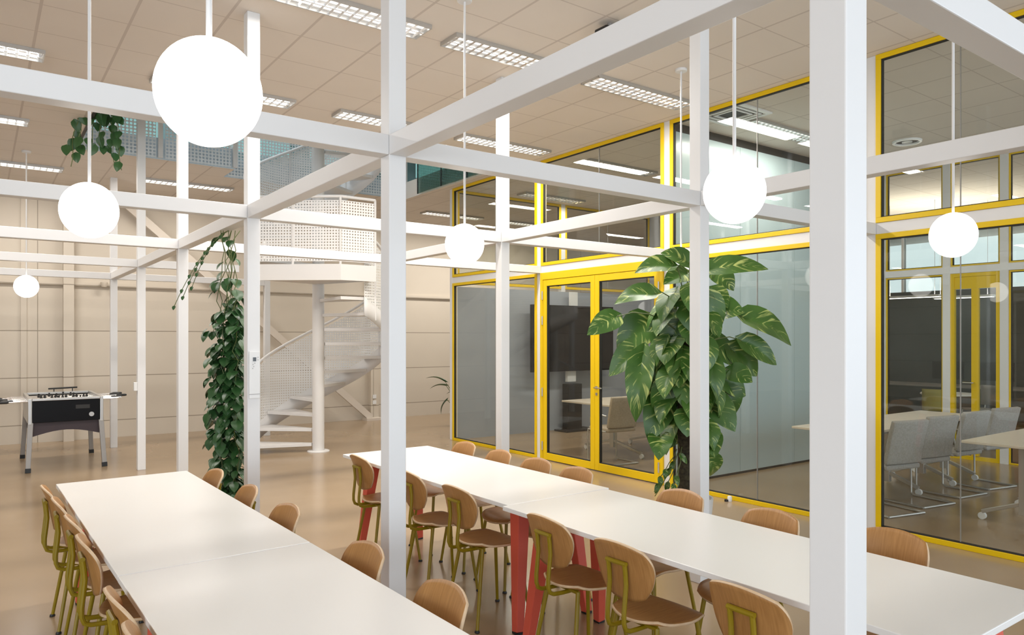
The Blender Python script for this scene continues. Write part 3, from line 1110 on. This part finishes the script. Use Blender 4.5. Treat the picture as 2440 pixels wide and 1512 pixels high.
# the tall potted climber in front of the yellow door
R = random.Random(11)
PX, PY = 5.06, 4.29
pl = thing('potted_climber', 'tall variegated climbing plant on a moss pole in a white pot, beside the yellow door', 'plant', (PX, PY, 0))
MB().lathe([(0.15, 0.0), (0.20, 0.02), (0.225, 0.30), (0.21, 0.30), (0.205, 0.27), (0.02, 0.27)], 40).build('pot', M_pot, pl, smooth=True)
MB().lathe([(0.204, 0.262), (0.19, 0.275), (0.02, 0.28)], 24).build('soil', M_soil, pl, smooth=True)
MB().tube([(0, 0, 0.26), (0.005, 0, 0.9), (-0.005, 0, 1.6), (0, 0, 2.12)], [0.085, 0.085, 0.08, 0.07], 18).build('moss_pole', M_moss, pl, smooth=True)
LEAVES = [(4.86, 4.29, 2.33, 4.59, 4.47, 2.27, 0.124), (5.03, 4.24, 2.36, 4.83, 4.39, 2.45, 0.096), (5.11, 4.33, 2.28, 4.81, 4.34, 2.17, 0.075), (4.67, 4.31, 2.08, 4.44, 4.57, 2.0, 0.086), (4.48, 4.58, 1.89, 4.2, 4.65, 1.73, 0.095), (4.95, 4.64, 1.87, 4.69, 4.79, 1.59, 0.238), (4.84, 4.63, 1.64, 4.58, 4.78, 1.36, 0.175), (4.79, 4.56, 1.57, 4.64, 4.51, 0.97, 0.172), (4.87, 4.5, 1.44, 4.86, 4.61, 1.15, 0.18), (4.94, 4.39, 1.61, 4.97, 4.42, 1.3, 0.171), (4.94, 4.47, 1.16, 4.72, 4.43, 0.8, 0.195), (5.05, 4.44, 1.14, 5.06, 4.43, 0.92, 0.174), (4.8, 4.37, 0.84, 4.66, 4.26, 0.67, 0.103), (5.07, 4.48, 1.93, 4.86, 4.59, 1.76, 0.129), (5.05, 4.41, 2.02, 4.96, 4.58, 1.87, 0.113), (5.06, 4.41, 2.08, 5.25, 4.39, 1.87, 0.128), (4.88, 4.36, 1.35, 4.84, 4.47, 1.03, 0.162), (4.97, 4.32, 1.83, 4.95, 4.47, 1.53, 0.148), (5.14, 4.44, 0.96, 4.93, 4.4, 0.72, 0.137), (5.09, 4.07, 2.3, 5.4, 3.7, 2.29, 0.123), (5.43, 4.28, 2.3, 5.48, 4.17, 2.18, 0.115), (5.26, 4.21, 2.13, 5.3, 4.07, 1.99, 0.157), (5.27, 4.14, 1.93, 5.39, 3.97, 1.93, 0.193), (5.4, 3.96, 1.89, 5.74, 3.7, 1.64, 0.243), (5.48, 4.03, 1.68, 5.82, 3.9, 1.46, 0.075), (5.28, 4.23, 1.68, 5.56, 4.14, 1.45, 0.203), (5.49, 4.17, 1.62, 5.8, 4.09, 1.35, 0.175), (5.42, 4.12, 1.42, 5.47, 3.92, 1.32, 0.135), (5.44, 4.21, 1.34, 5.71, 4.15, 1.17, 0.175), (5.45, 4.23, 1.23, 5.55, 4.14, 1.02, 0.198), (5.29, 4.24, 1.18, 5.38, 4.02, 0.88, 0.203), (5.3, 4.29, 1.11, 5.48, 4.15, 0.92, 0.167), (5.13, 4.12, 0.87, 5.05, 3.98, 0.69, 0.117), (5.33, 4.28, 0.63, 5.47, 4.33, 0.45, 0.084), (5.07, 4.06, 2.08, 5.16, 4.06, 1.72, 0.144), (5.16, 4.17, 1.54, 5.11, 4.04, 1.14, 0.17), (5.06, 4.18, 0.95, 5.19, 4.15, 0.76, 0.146)]
lv, pt = MB(), MB()
for k, (bx, by, bz, tx, ty, tz, wd) in enumerate(LEAVES):
    b = Vector((bx - PX, by - PY, bz))
    tp = Vector((tx - PX, ty - PY, tz))
    if (tp - b).length < 0.24:
        tp = b + (tp - b).normalized() * 0.24
    out = Vector((b.x, b.y, 0))
    toward = Vector((-0.59, -0.81, 0.35))
    steep = abs((tp - b).normalized().z)
    up = (toward * max(steep, 0.7) + Vector((0, 0, 1)) * (1 - steep) * 0.45 + Vector((R.uniform(-.25, .25), R.uniform(-.25, .25), 0))).normalized()
    leaf(lv, b, tp, max(wd, 0.15) * 1.45, up, R.uniform(0.05, 0.16), R.uniform(0.1, 0.35))
    root = Vector((out.normalized().x * 0.06, out.normalized().y * 0.06, max(0.4, bz - R.uniform(0.12, 0.3)))) if out.length > 0.02 else Vector((0.05, 0, bz - 0.2))
    mid_ = (root + b) / 2 + Vector((0, 0, 0.10))
    pt.tube([root, (root + mid_) / 2 + Vector((0, 0, 0.03)), mid_, (mid_ + b) / 2 + Vector((0, 0, 0.025)), b], 0.0065, 6, 0.004)
for k in range(46):                                                  # the inner leaves close to the pole
    a = R.uniform(0, 2 * PI)
    z = R.uniform(0.95, 2.15)
    r = R.uniform(0.08, 0.22)
    b = Vector((r * math.cos(a), r * math.sin(a), z))
    L = R.uniform(0.22, 0.34)
    tp = b + Vector((math.cos(a) * R.uniform(0.2, 0.6), math.sin(a) * R.uniform(0.2, 0.6), -R.uniform(0.6, 1.2))).normalized() * L
    leaf(lv, b, tp, R.uniform(0.20, 0.28), Vector((math.cos(a), math.sin(a), 0.4)), R.uniform(0.05, 0.16), R.uniform(0.1, 0.35))
    root = Vector((0.05 * math.cos(a), 0.05 * math.sin(a), z - 0.15))
    pt.tube([root, (root + b) / 2 + Vector((0, 0, 0.05)), b], 0.006, 6, 0.004)
for k in range(5):                                                   # thin trailing shoots at the foot
    a = R.uniform(PI * 0.55, PI * 1.1)
    p = [Vector((0.09 * math.cos(a), 0.09 * math.sin(a), 0.75 - 0.03 * k))]
    for j in range(6):
        p.append(p[-1] + Vector((math.cos(a) * R.uniform(0.0, 0.05), math.sin(a) * R.uniform(0, 0.05), -0.065)))
        if R.random() < 0.45:
            leaf(lv, p[-1], p[-1] + Vector((R.uniform(-.05, .05), R.uniform(-.05, .05), -0.08)), 0.05, (-0.6, -0.8, 0.2))
    pt.tube(p, 0.004, 6)
lv.build('foliage', M_leaf, pl, smooth=True)
pt.build('stems', M_stem, pl, smooth=True)

# the trailing vine against the thermostat post
VX, VY = 1.715, 6.42
vn = thing('trailing_vine', 'dark green trailing vine hanging from the frame beside the thermostat post', 'vine', (VX, VY, 0))
lv, pt = MB(), MB()
RX, RYY = 0.807, -0.5906                                             # across the vine as seen from the tables
for k in range(11):
    a0_ = R.uniform(-0.08, 0.10)
    e0_ = R.uniform(-0.10, 0.12)
    z = 2.615 if k < 7 else R.uniform(1.9, 2.3)
    p = [Vector((a0_ * RX, a0_ * RYY, z))]
    ztop = z
    while z > 0.04:
        z -= 0.085
        sp = min(1.0, (2.66 - z) / 0.9)
        a = a0_ * (0.4 + 0.9 * sp) - 0.05 * sp + R.uniform(-0.025, 0.025)
        e = e0_ * (0.3 + sp) + R.uniform(-0.03, 0.03)
        p.append(Vector((a * RX + e * 0.59, a * RYY + e * 0.807, max(z, 0.03))))
    pt.tube(p, 0.0035, 5)
    for q_ in p:
        dens = (1 if k % 2 else 0) if q_.z > 2.25 else (1 if q_.z > 1.95 else 4)
        for _ in range(dens):
            if R.random() < 0.25 or q_.z < 0.08 or q_.z > 2.54:
                continue
            out = Vector((R.uniform(-1, 0.75), R.uniform(-1, 0.4), 0)).normalized()
            b = q_ + out * R.uniform(0.01, 0.055) + Vector((0, 0, R.uniform(-0.03, 0.03)))
            L = R.uniform(0.062, 0.108)
            tp = b + (out * R.uniform(0.3, 0.9) + Vector((0, 0, -R.uniform(0.5, 1.0)))).normalized() * L
            leaf(lv, b, tp, L * R.uniform(0.85, 1.05), out + Vector((0, 0, 0.8)), 0.08, 0.18, True, 5)
for k in range(3):                                                   # loose shoots to the left of the top
    p = [Vector((0, 0, 2.615))]
    for j in range(7):
        p.append(p[-1] + Vector((-0.035 - 0.01 * k, 0.03, -0.02 - 0.016 * j - 0.012 * k)))
        leaf(lv, p[-1], p[-1] + Vector((-0.01, -0.01, -0.035)), 0.03, (-0.6, -0.8, 0.3), 0.05, 0.15, True, 5)
    pt.tube(p, 0.003, 5)
for z, dx in ((1.5, 0.17), (1.45, 0.19), (0.42, 0.17), (0.30, 0.16), (0.36, 0.18)):   # shoots showing right of the post
    b = Vector((dx * RX + 0.02, dx * RYY, z))
    leaf(lv, b, b + Vector((0.03, -0.03, -0.07)), 0.08, (-0.6, -0.8, 0.4), 0.06, 0.15, True, 5)
    pt.tube([(0, 0, z + 0.08), (b.x * 0.6, b.y * 0.6, z + 0.06), b], 0.003, 5)
lv.build('foliage', M_ivy, vn, smooth=True)
pt.build('stems', M_stem, vn, smooth=True)

# pothos hanging over the left edge of the stair opening
hp = thing('hanging_pothos', 'dark heart-leaved plant hanging over the left edge of the ceiling opening', 'plant', (1.08, 9.5, ZC))
lv, pt = MB(), MB()
for k in range(6):
    a0_ = -0.26 + 0.1 * k
    p = [Vector((a0_ * 0.4, a0_ * -0.2 + R.uniform(-0.08, 0.1), 0.32)), Vector((a0_ * 0.7 + 0.02, a0_ * -0.4, 0.2))]
    n = R.choice((6, 8, 9, 11))
    for j in range(n):
        p.append(p[-1] + Vector((R.uniform(-0.02, 0.02) + a0_ * 0.05, R.uniform(-0.02, 0.02), -0.085)))
        for _ in range(2 if j < 2 else 1):
            if R.random() < 0.3:
                continue
            b = p[-1] + Vector((R.uniform(-0.05, 0.05), R.uniform(-0.05, 0.05), R.uniform(-0.02, 0.02)))
            L = R.uniform(0.09, 0.14)
            leaf(lv, b, b + Vector((R.uniform(-0.5, 0.5), R.uniform(-0.5, 0.3), -1)).normalized() * L, L * 0.85, (R.uniform(-1, 0.3), -0.9, 0.3), 0.06, 0.15, True, 6)
    pt.tube(p, 0.0045, 5)
lv.build('foliage', M_ivy, hp, smooth=True)
pt.build('stems', M_stem, hp, smooth=True)
MB().box(-0.05, 0.12, -0.6, 0.8, 0.31, 0.5).build('planter', M_plastic, hp)

# leafy plant behind the far corner of the glass wall
fp = thing('corner_plant', 'dark leafy plant mostly hidden behind the far corner of the glass wall', 'plant', (7.58, 12.1, 0))
MB().lathe([(0.12, 0), (0.17, 0.02), (0.19, 0.28), (0.17, 0.28), (0.02, 0.26)], 28).build('pot', M_pot, fp, smooth=True)
lv, pt = MB(), MB()
for k, (bx, bz, tx, tz) in enumerate(((-0.28, 0.86, -0.66, 0.93), (-0.26, 0.78, -0.58, 0.72), (-0.24, 0.5, -0.36, 0.22), (0.0, 0.9, 0.2, 1.05), (0.05, 0.7, 0.3, 0.6), (-0.06, 0.65, -0.25, 0.62))):
    b, tp = Vector((bx * 0.8, -bx * 0.6, bz)), Vector((tx * 0.8, -tx * 0.6, tz))
    leaf(lv, b, tp, 0.11, (0, 0, 1), 0.12, 0.4)
    pt.tube([(0, 0, 0.25), (bx * 0.3, -bx * 0.2, bz * 0.7), b], 0.01, 6, 0.005)
lv.build('foliage', M_ivy, fp, smooth=True)
pt.build('stems', M_stem, fp, smooth=True)


# ------------------------------------------------------------------ small fittings
tm = thing('thermostat', 'white thermostat with small grey display on the post beside the vine', 'thermostat', (GX[1] + 0.002, GY[2] - HW, 0))
MB().box(-0.040, 0.042, -0.012, -0.001, 1.24, 1.60).build('cover', M_plastic, tm, bevel=0.003)
MB().box(-0.012, 0.012, -0.015, -0.011, 1.525, 1.555).build('display', M_display, tm)
q = MB()
for x, z in ((0.026, 1.555), (0.026, 1.535), (-0.012, 1.50), (0.002, 1.51), (-0.014, 1.47), (-0.006, 1.485)):
    q.box(x - 0.003, x + 0.003, -0.014, -0.011, z - 0.003, z + 0.003)
q.build('buttons', M_grey, tm)
MB().box(-0.04, 0.042, -0.0135, -0.0115, 1.272, 1.276).build('seam', M_grey, tm)
sw = thing('post_switch', 'small white switch box on the slim post right of the football table', 'switch', (GX[1] - HW - 0.001, GY[4] - 0.02, 1.08))
MB().box(-0.04, 0.0, -0.03, 0.03, -0.055, 0.055).build('box', M_plastic, sw, bevel=0.004)
wc = thing('wall_camera', 'small pale camera on the back wall above the football table', 'camera', (1.72, YB - 0.052, 2.62))
MB().lathe([(0.035, -0.05), (0.055, 0.0), (0.055, 0.03)], 20, (0, -0.06, 0)).build('housing', M_wall, wc, smooth=True)
MB().box(-0.02, 0.02, -0.06, 0.0, 0.0, 0.03).build('bracket', M_wall, wc)
ds = thing('door_stop', 'small white and black stop on the floor by the glass wall', 'door stop', (6.33, 4.80, 0))
MB().lathe([(0.022, 0.0), (0.024, 0.045), (0.016, 0.055)], 20).build('body', M_plastic, ds, smooth=True)
MB().lathe([(0.020, 0.0), (0.020, 0.02)], 20, (-0.03, 0.02, 0.0)).build('bumper', M_black, ds, smooth=True)
so = thing('wall_sockets', 'pair of pale sockets on the pilaster right of the staircase', 'socket', (6.70, YB - 0.142, 0.36))
for z in (0.0, 0.12):
    MB().box(-0.04, 0.04, -0.012, 0.0, z - 0.04, z + 0.04).build('socket_plate', M_plastic, so, bevel=0.003)
cp = thing('door_panel', 'small white control panel on the glass wall column left of the yellow door', 'control panel', (GX[3] + HW, 8.10, 1.62))
MB().box(0.0, 0.03, -0.03, 0.10, -0.09, 0.07).build('cover', M_plastic, cp, bevel=0.003)
MB().box(-0.001, 0.031, 0.0, 0.02, 0.0, 0.02).build('buttons', M_grey, cp)


# ------------------------------------------------------------------ meeting room furniture
def flip_table(x, y, lx, ly, rz, label, top, legs_at):
    t = thing('meeting_table', label, 'table', (x, y, 0), rz, 'meeting tables')
    MB().box(-lx / 2, lx / 2, -ly / 2, ly / 2, 0.745, 0.77).build('tabletop', top, t, bevel=0.004)
    for lx_ in legs_at:
        q = MB()
        q.box(lx_ - 0.03, lx_ + 0.03, -0.04, 0.04, 0.10, 0.70)
        q.box(lx_ - 0.05, lx_ + 0.05, -0.17, 0.17, 0.70, 0.745)
        hl = ly / 2 - 0.03
        for s in (-1, 1):
            q.bar((lx_, s * 0.02, 0.20), (lx_, s * hl, 0.075), 0.045, 0.035)
        lg = q.build('leg', M_alu, t, bevel=0.004)
        w_ = MB()
        for s in (-1, 1):
            w_.tube([(lx_ - 0.016, s * hl, 0.034), (lx_ + 0.016, s * hl, 0.034)], 0.034, 16)
        w_.build('casters', M_plastic, lg, smooth=True)
    MB().bar((min(legs_at), 0, 0.66), (max(legs_at), 0, 0.66), 0.03, 0.05).build('crossbar', M_alu, t)
    return t


flip_table(7.78, 4.12, 1.62, 0.75, 0, 'pale table whose left end shows in front of the pale blue wall', M_woodtop, (-0.42, 0.45))
flip_table(9.22, 4.12, 1.24, 0.75, 0, 'pale table seen beyond the row of grey chairs in the meeting room', M_woodtop, (-0.17, 0.42))
flip_table(8.05, 2.58, 1.60, 0.75, 0, 'pale table at the right edge of the meeting room, on a wheeled leg', M_woodtop, (-0.42, 0.45))
flip_table(8.0, 7.80, 1.84, 1.22, 0, 'pale table in the screen room behind the yellow door', M_woodtop, (-0.45, 0.5))


def make_meeting_chair(up):
    """faces +y; sled tube base"""
    t = thing('meeting_chair', 'x', 'chair')
    q = MB()
    vs, fs = [], []
    for i in range(9):
        z = 0.50 + 0.42 * i / 8
        yb = -0.20 - 0.09 * (i / 8) ** 1.3
        for j in range(9):
            x = -0.235 + 0.47 * j / 8
            vs.append((x, yb - 0.015 * (1 - (x / 0.235) ** 2), z))
    for i in range(8):
        for j in range(8):
            a = i * 9 + j
            fs.append((a, a + 1, a + 10, a + 9))
    MB().add(vs, fs).build('backrest', up, t, smooth=True, solid=0.05, bevel=0.012)
    MB().box(-0.23, 0.23, -0.22, 0.24, 0.44, 0.495).build('seat', up, t, bevel=0.02)
    for s in (-1, 1):
        q = MB()
        x = s * 0.245
        q.tube([(x, 0.22, 0.46), (x, 0.235, 0.40), (x, 0.23, 0.03), (x, 0.20, 0.012), (x, -0.22, 0.012), (x, -0.25, 0.012)], 0.011, 8)
        if s == 1:
            q.tube([(-0.245, -0.25, 0.012), (0.245, -0.25, 0.012)], 0.011, 8)
        q.tube([(x, -0.18, 0.45), (x, 0.22, 0.45)], 0.010, 8)
        q.build('sled_frame', M_alu, t, smooth=True)
        q = MB()
        q.tube([(x + s * 0.01, -0.20, 0.66), (x + s * 0.015, -0.1, 0.675), (x + s * 0.015, 0.12, 0.67), (x + s * 0.01, 0.16, 0.60), (x, 0.14, 0.46)], 0.010, 8)
        q.build('armrest', M_alu, t, smooth=True)
    return t


mc = make_meeting_chair(M_seatgrey)
for i, (x, y, rz, lb) in enumerate(((7.22, 3.64, -0.22, 'first grey meeting chair from the left, right of the white column'),
                                    (7.88, 3.64, -0.18, 'second grey meeting chair from the left in the glass room'),
                                    (8.66, 3.64, -0.14, 'third grey meeting chair from the left in the glass room'),
                                    (9.40, 3.62, -0.20, 'fourth grey meeting chair, farthest along the glass room table'))):
    o = mc if i == 0 else copy_tree(mc)
    place(o, (x, y, 0), rz, lb, 'grey chairs along the meeting room table')
mc = make_meeting_chair(M_taupe)
for i, (x, y, rz, lb) in enumerate(((7.02, 7.26, -0.12, 'taupe meeting chair behind the right leaf of the yellow door'),
                                    (8.6, 7.05, -0.1, 'taupe meeting chair deeper in the screen room, behind the leaves'))):
    o = mc if i == 0 else copy_tree(mc)
    place(o, (x, y, 0), rz, lb, 'taupe chairs in the screen room')

# big screen on its column
tv = thing('screen_stand', 'large black screen on a floor-standing column in the room behind the yellow door', 'screen', (8.86, 10.2, 0))
MB().box(-0.98, 0.98, -0.05, 0.03, 1.10, 2.30).build('display', M_screen, tv, bevel=0.006)
MB().box(-0.10, 0.10, 0.03, 0.10, 0.9, 2.20).build('column', M_plastic, tv)
MB().box(-0.02, 0.16, 0.05, 0.09, 2.2, 2.56).build('cable_cover', M_plastic, tv)
MB().box(-0.17, 0.17, -0.06, 0.10, 0.03, 0.86).build('pedestal', M_black, tv, bevel=0.005)
MB().box(-0.32, 0.40, -0.20, 0.16, 0.0, 0.035).build('base', M_black, tv, bevel=0.005)

# the dim office beyond the far glazing
ot = thing('round_table', 'white round table in the dim office beyond the meeting room', 'table', (13.6, 5.75, 0))
MB().lathe([(0.42, 0.72), (0.43, 0.735), (0.42, 0.75)], 40).build('tabletop', M_table, ot, smooth=True)
MB().lathe([(0.24, 0.0), (0.24, 0.015), (0.03, 0.03), (0.03, 0.72)], 24).build('pedestal', M_alu, ot, smooth=True)


def office_chair(x, y, rz, label, shell):
    t = thing('office_chair', label, 'chair', (x, y, 0), rz, 'chairs in the dim office')
    MB().box(-0.22, 0.22, -0.22, 0.22, 0.44, 0.465).build('seat', shell, t, bevel=0.01)
    vs, fs = [], []
    for i in range(6):
        for j in range(9):
            xx = -0.24 + 0.06 * j
            vs.append((-0.24 + 0.35 * xx * xx * 4, xx, 0.52 + 0.07 * i))
    for i in range(5):
        for j in range(8):
            a = i * 9 + j
            fs.append((a, a + 1, a + 10, a + 9))
    MB().add(vs, fs).build('backrest', shell, t, smooth=True, solid=0.015)
    for sx in (-1, 1):
        for sy in (-1, 1):
            MB().tube([(sx * 0.18, sy * 0.18, 0.45), (sx * 0.22, sy * 0.22, 0.0)], 0.012, 8).build('leg', M_alu, t, smooth=True)
    MB().tube([(-0.2, -0.2, 0.45), (-0.24, -0.2, 0.8)], 0.011, 8).build('back_post', M_alu, t, smooth=True)


office_chair(12.8, 5.55, 0.4, 'pale yellow shell chair in the dim office, left of the round table', M_lemon)
office_chair(14.2, 5.5, 2.4, 'grey wire-framed chair in the dim office, right of the round table', M_grey)
for x, y, lb in ((13.9, 6.5, 'left slim white lamp hanging in the dim office'), (14.7, 5.95, 'right slim white lamp hanging in the dim office')):
    t = thing('office_lamp', lb, 'hanging lamp', (x, y, 0), 0, 'slim lamps in the dim office')
    MB().box(-0.08, 0.08, -0.5, 0.5, 2.45, 2.49).build('housing', M_plastic, t)
    MB().box(-0.065, 0.065, -0.48, 0.48, 2.444, 2.45).build('diffuser', M_tube, t)
    for yy in (-0.4, 0.4):
        MB().tube([(0, yy, 2.49), (0, yy, ZC - 0.001)], 0.003, 6).build('wire', M_grey, t)
    d = bpy.data.lights.new('lamp', 'AREA')
    d.shape = 'RECTANGLE'
    d.size, d.size_y, d.energy, d.color = 0.14, 0.95, 55.0, (1.0, 0.95, 0.88)
    o = bpy.data.objects.new('lamp', d)
    COL.objects.link(o)
    o.parent = t
    o.location = (0, 0, 2.50)
    o.rotation_euler = (PI, 0, 0)                                     # throws its light up to the ceiling
dk = thing('office_desk', 'long grey desk against the far end of the dim office', 'desk', (16.2, 6.6, 0))
MB().box(-0.4, 0.4, -1.9, 1.9, 0.71, 0.74).build('desktop', M_grey, dk)
for y in (-1.8, 1.8):
    MB().box(-0.35, 0.35, y - 0.03, y + 0.03, 0, 0.71).build('leg', M_grey, dk)
for x, y, lb in ((16.2, 6.85, 'left black monitor on the desk in the dim office'), (16.2, 5.95, 'right black monitor on the desk in the dim office')):
    m_ = thing('monitor', lb, 'monitor', (x, y, 0.74), 0, 'monitors in the dim office')
    MB().box(-0.02, 0.02, -0.3, 0.3, 0.12, 0.48).build('display', M_black, m_)
    MB().box(0.02, 0.05, -0.04, 0.04, 0.0, 0.3).build('stand', M_grey, m_)
    MB().box(-0.08, 0.1, -0.12, 0.12, 0.0, 0.012).build('base', M_grey, m_)
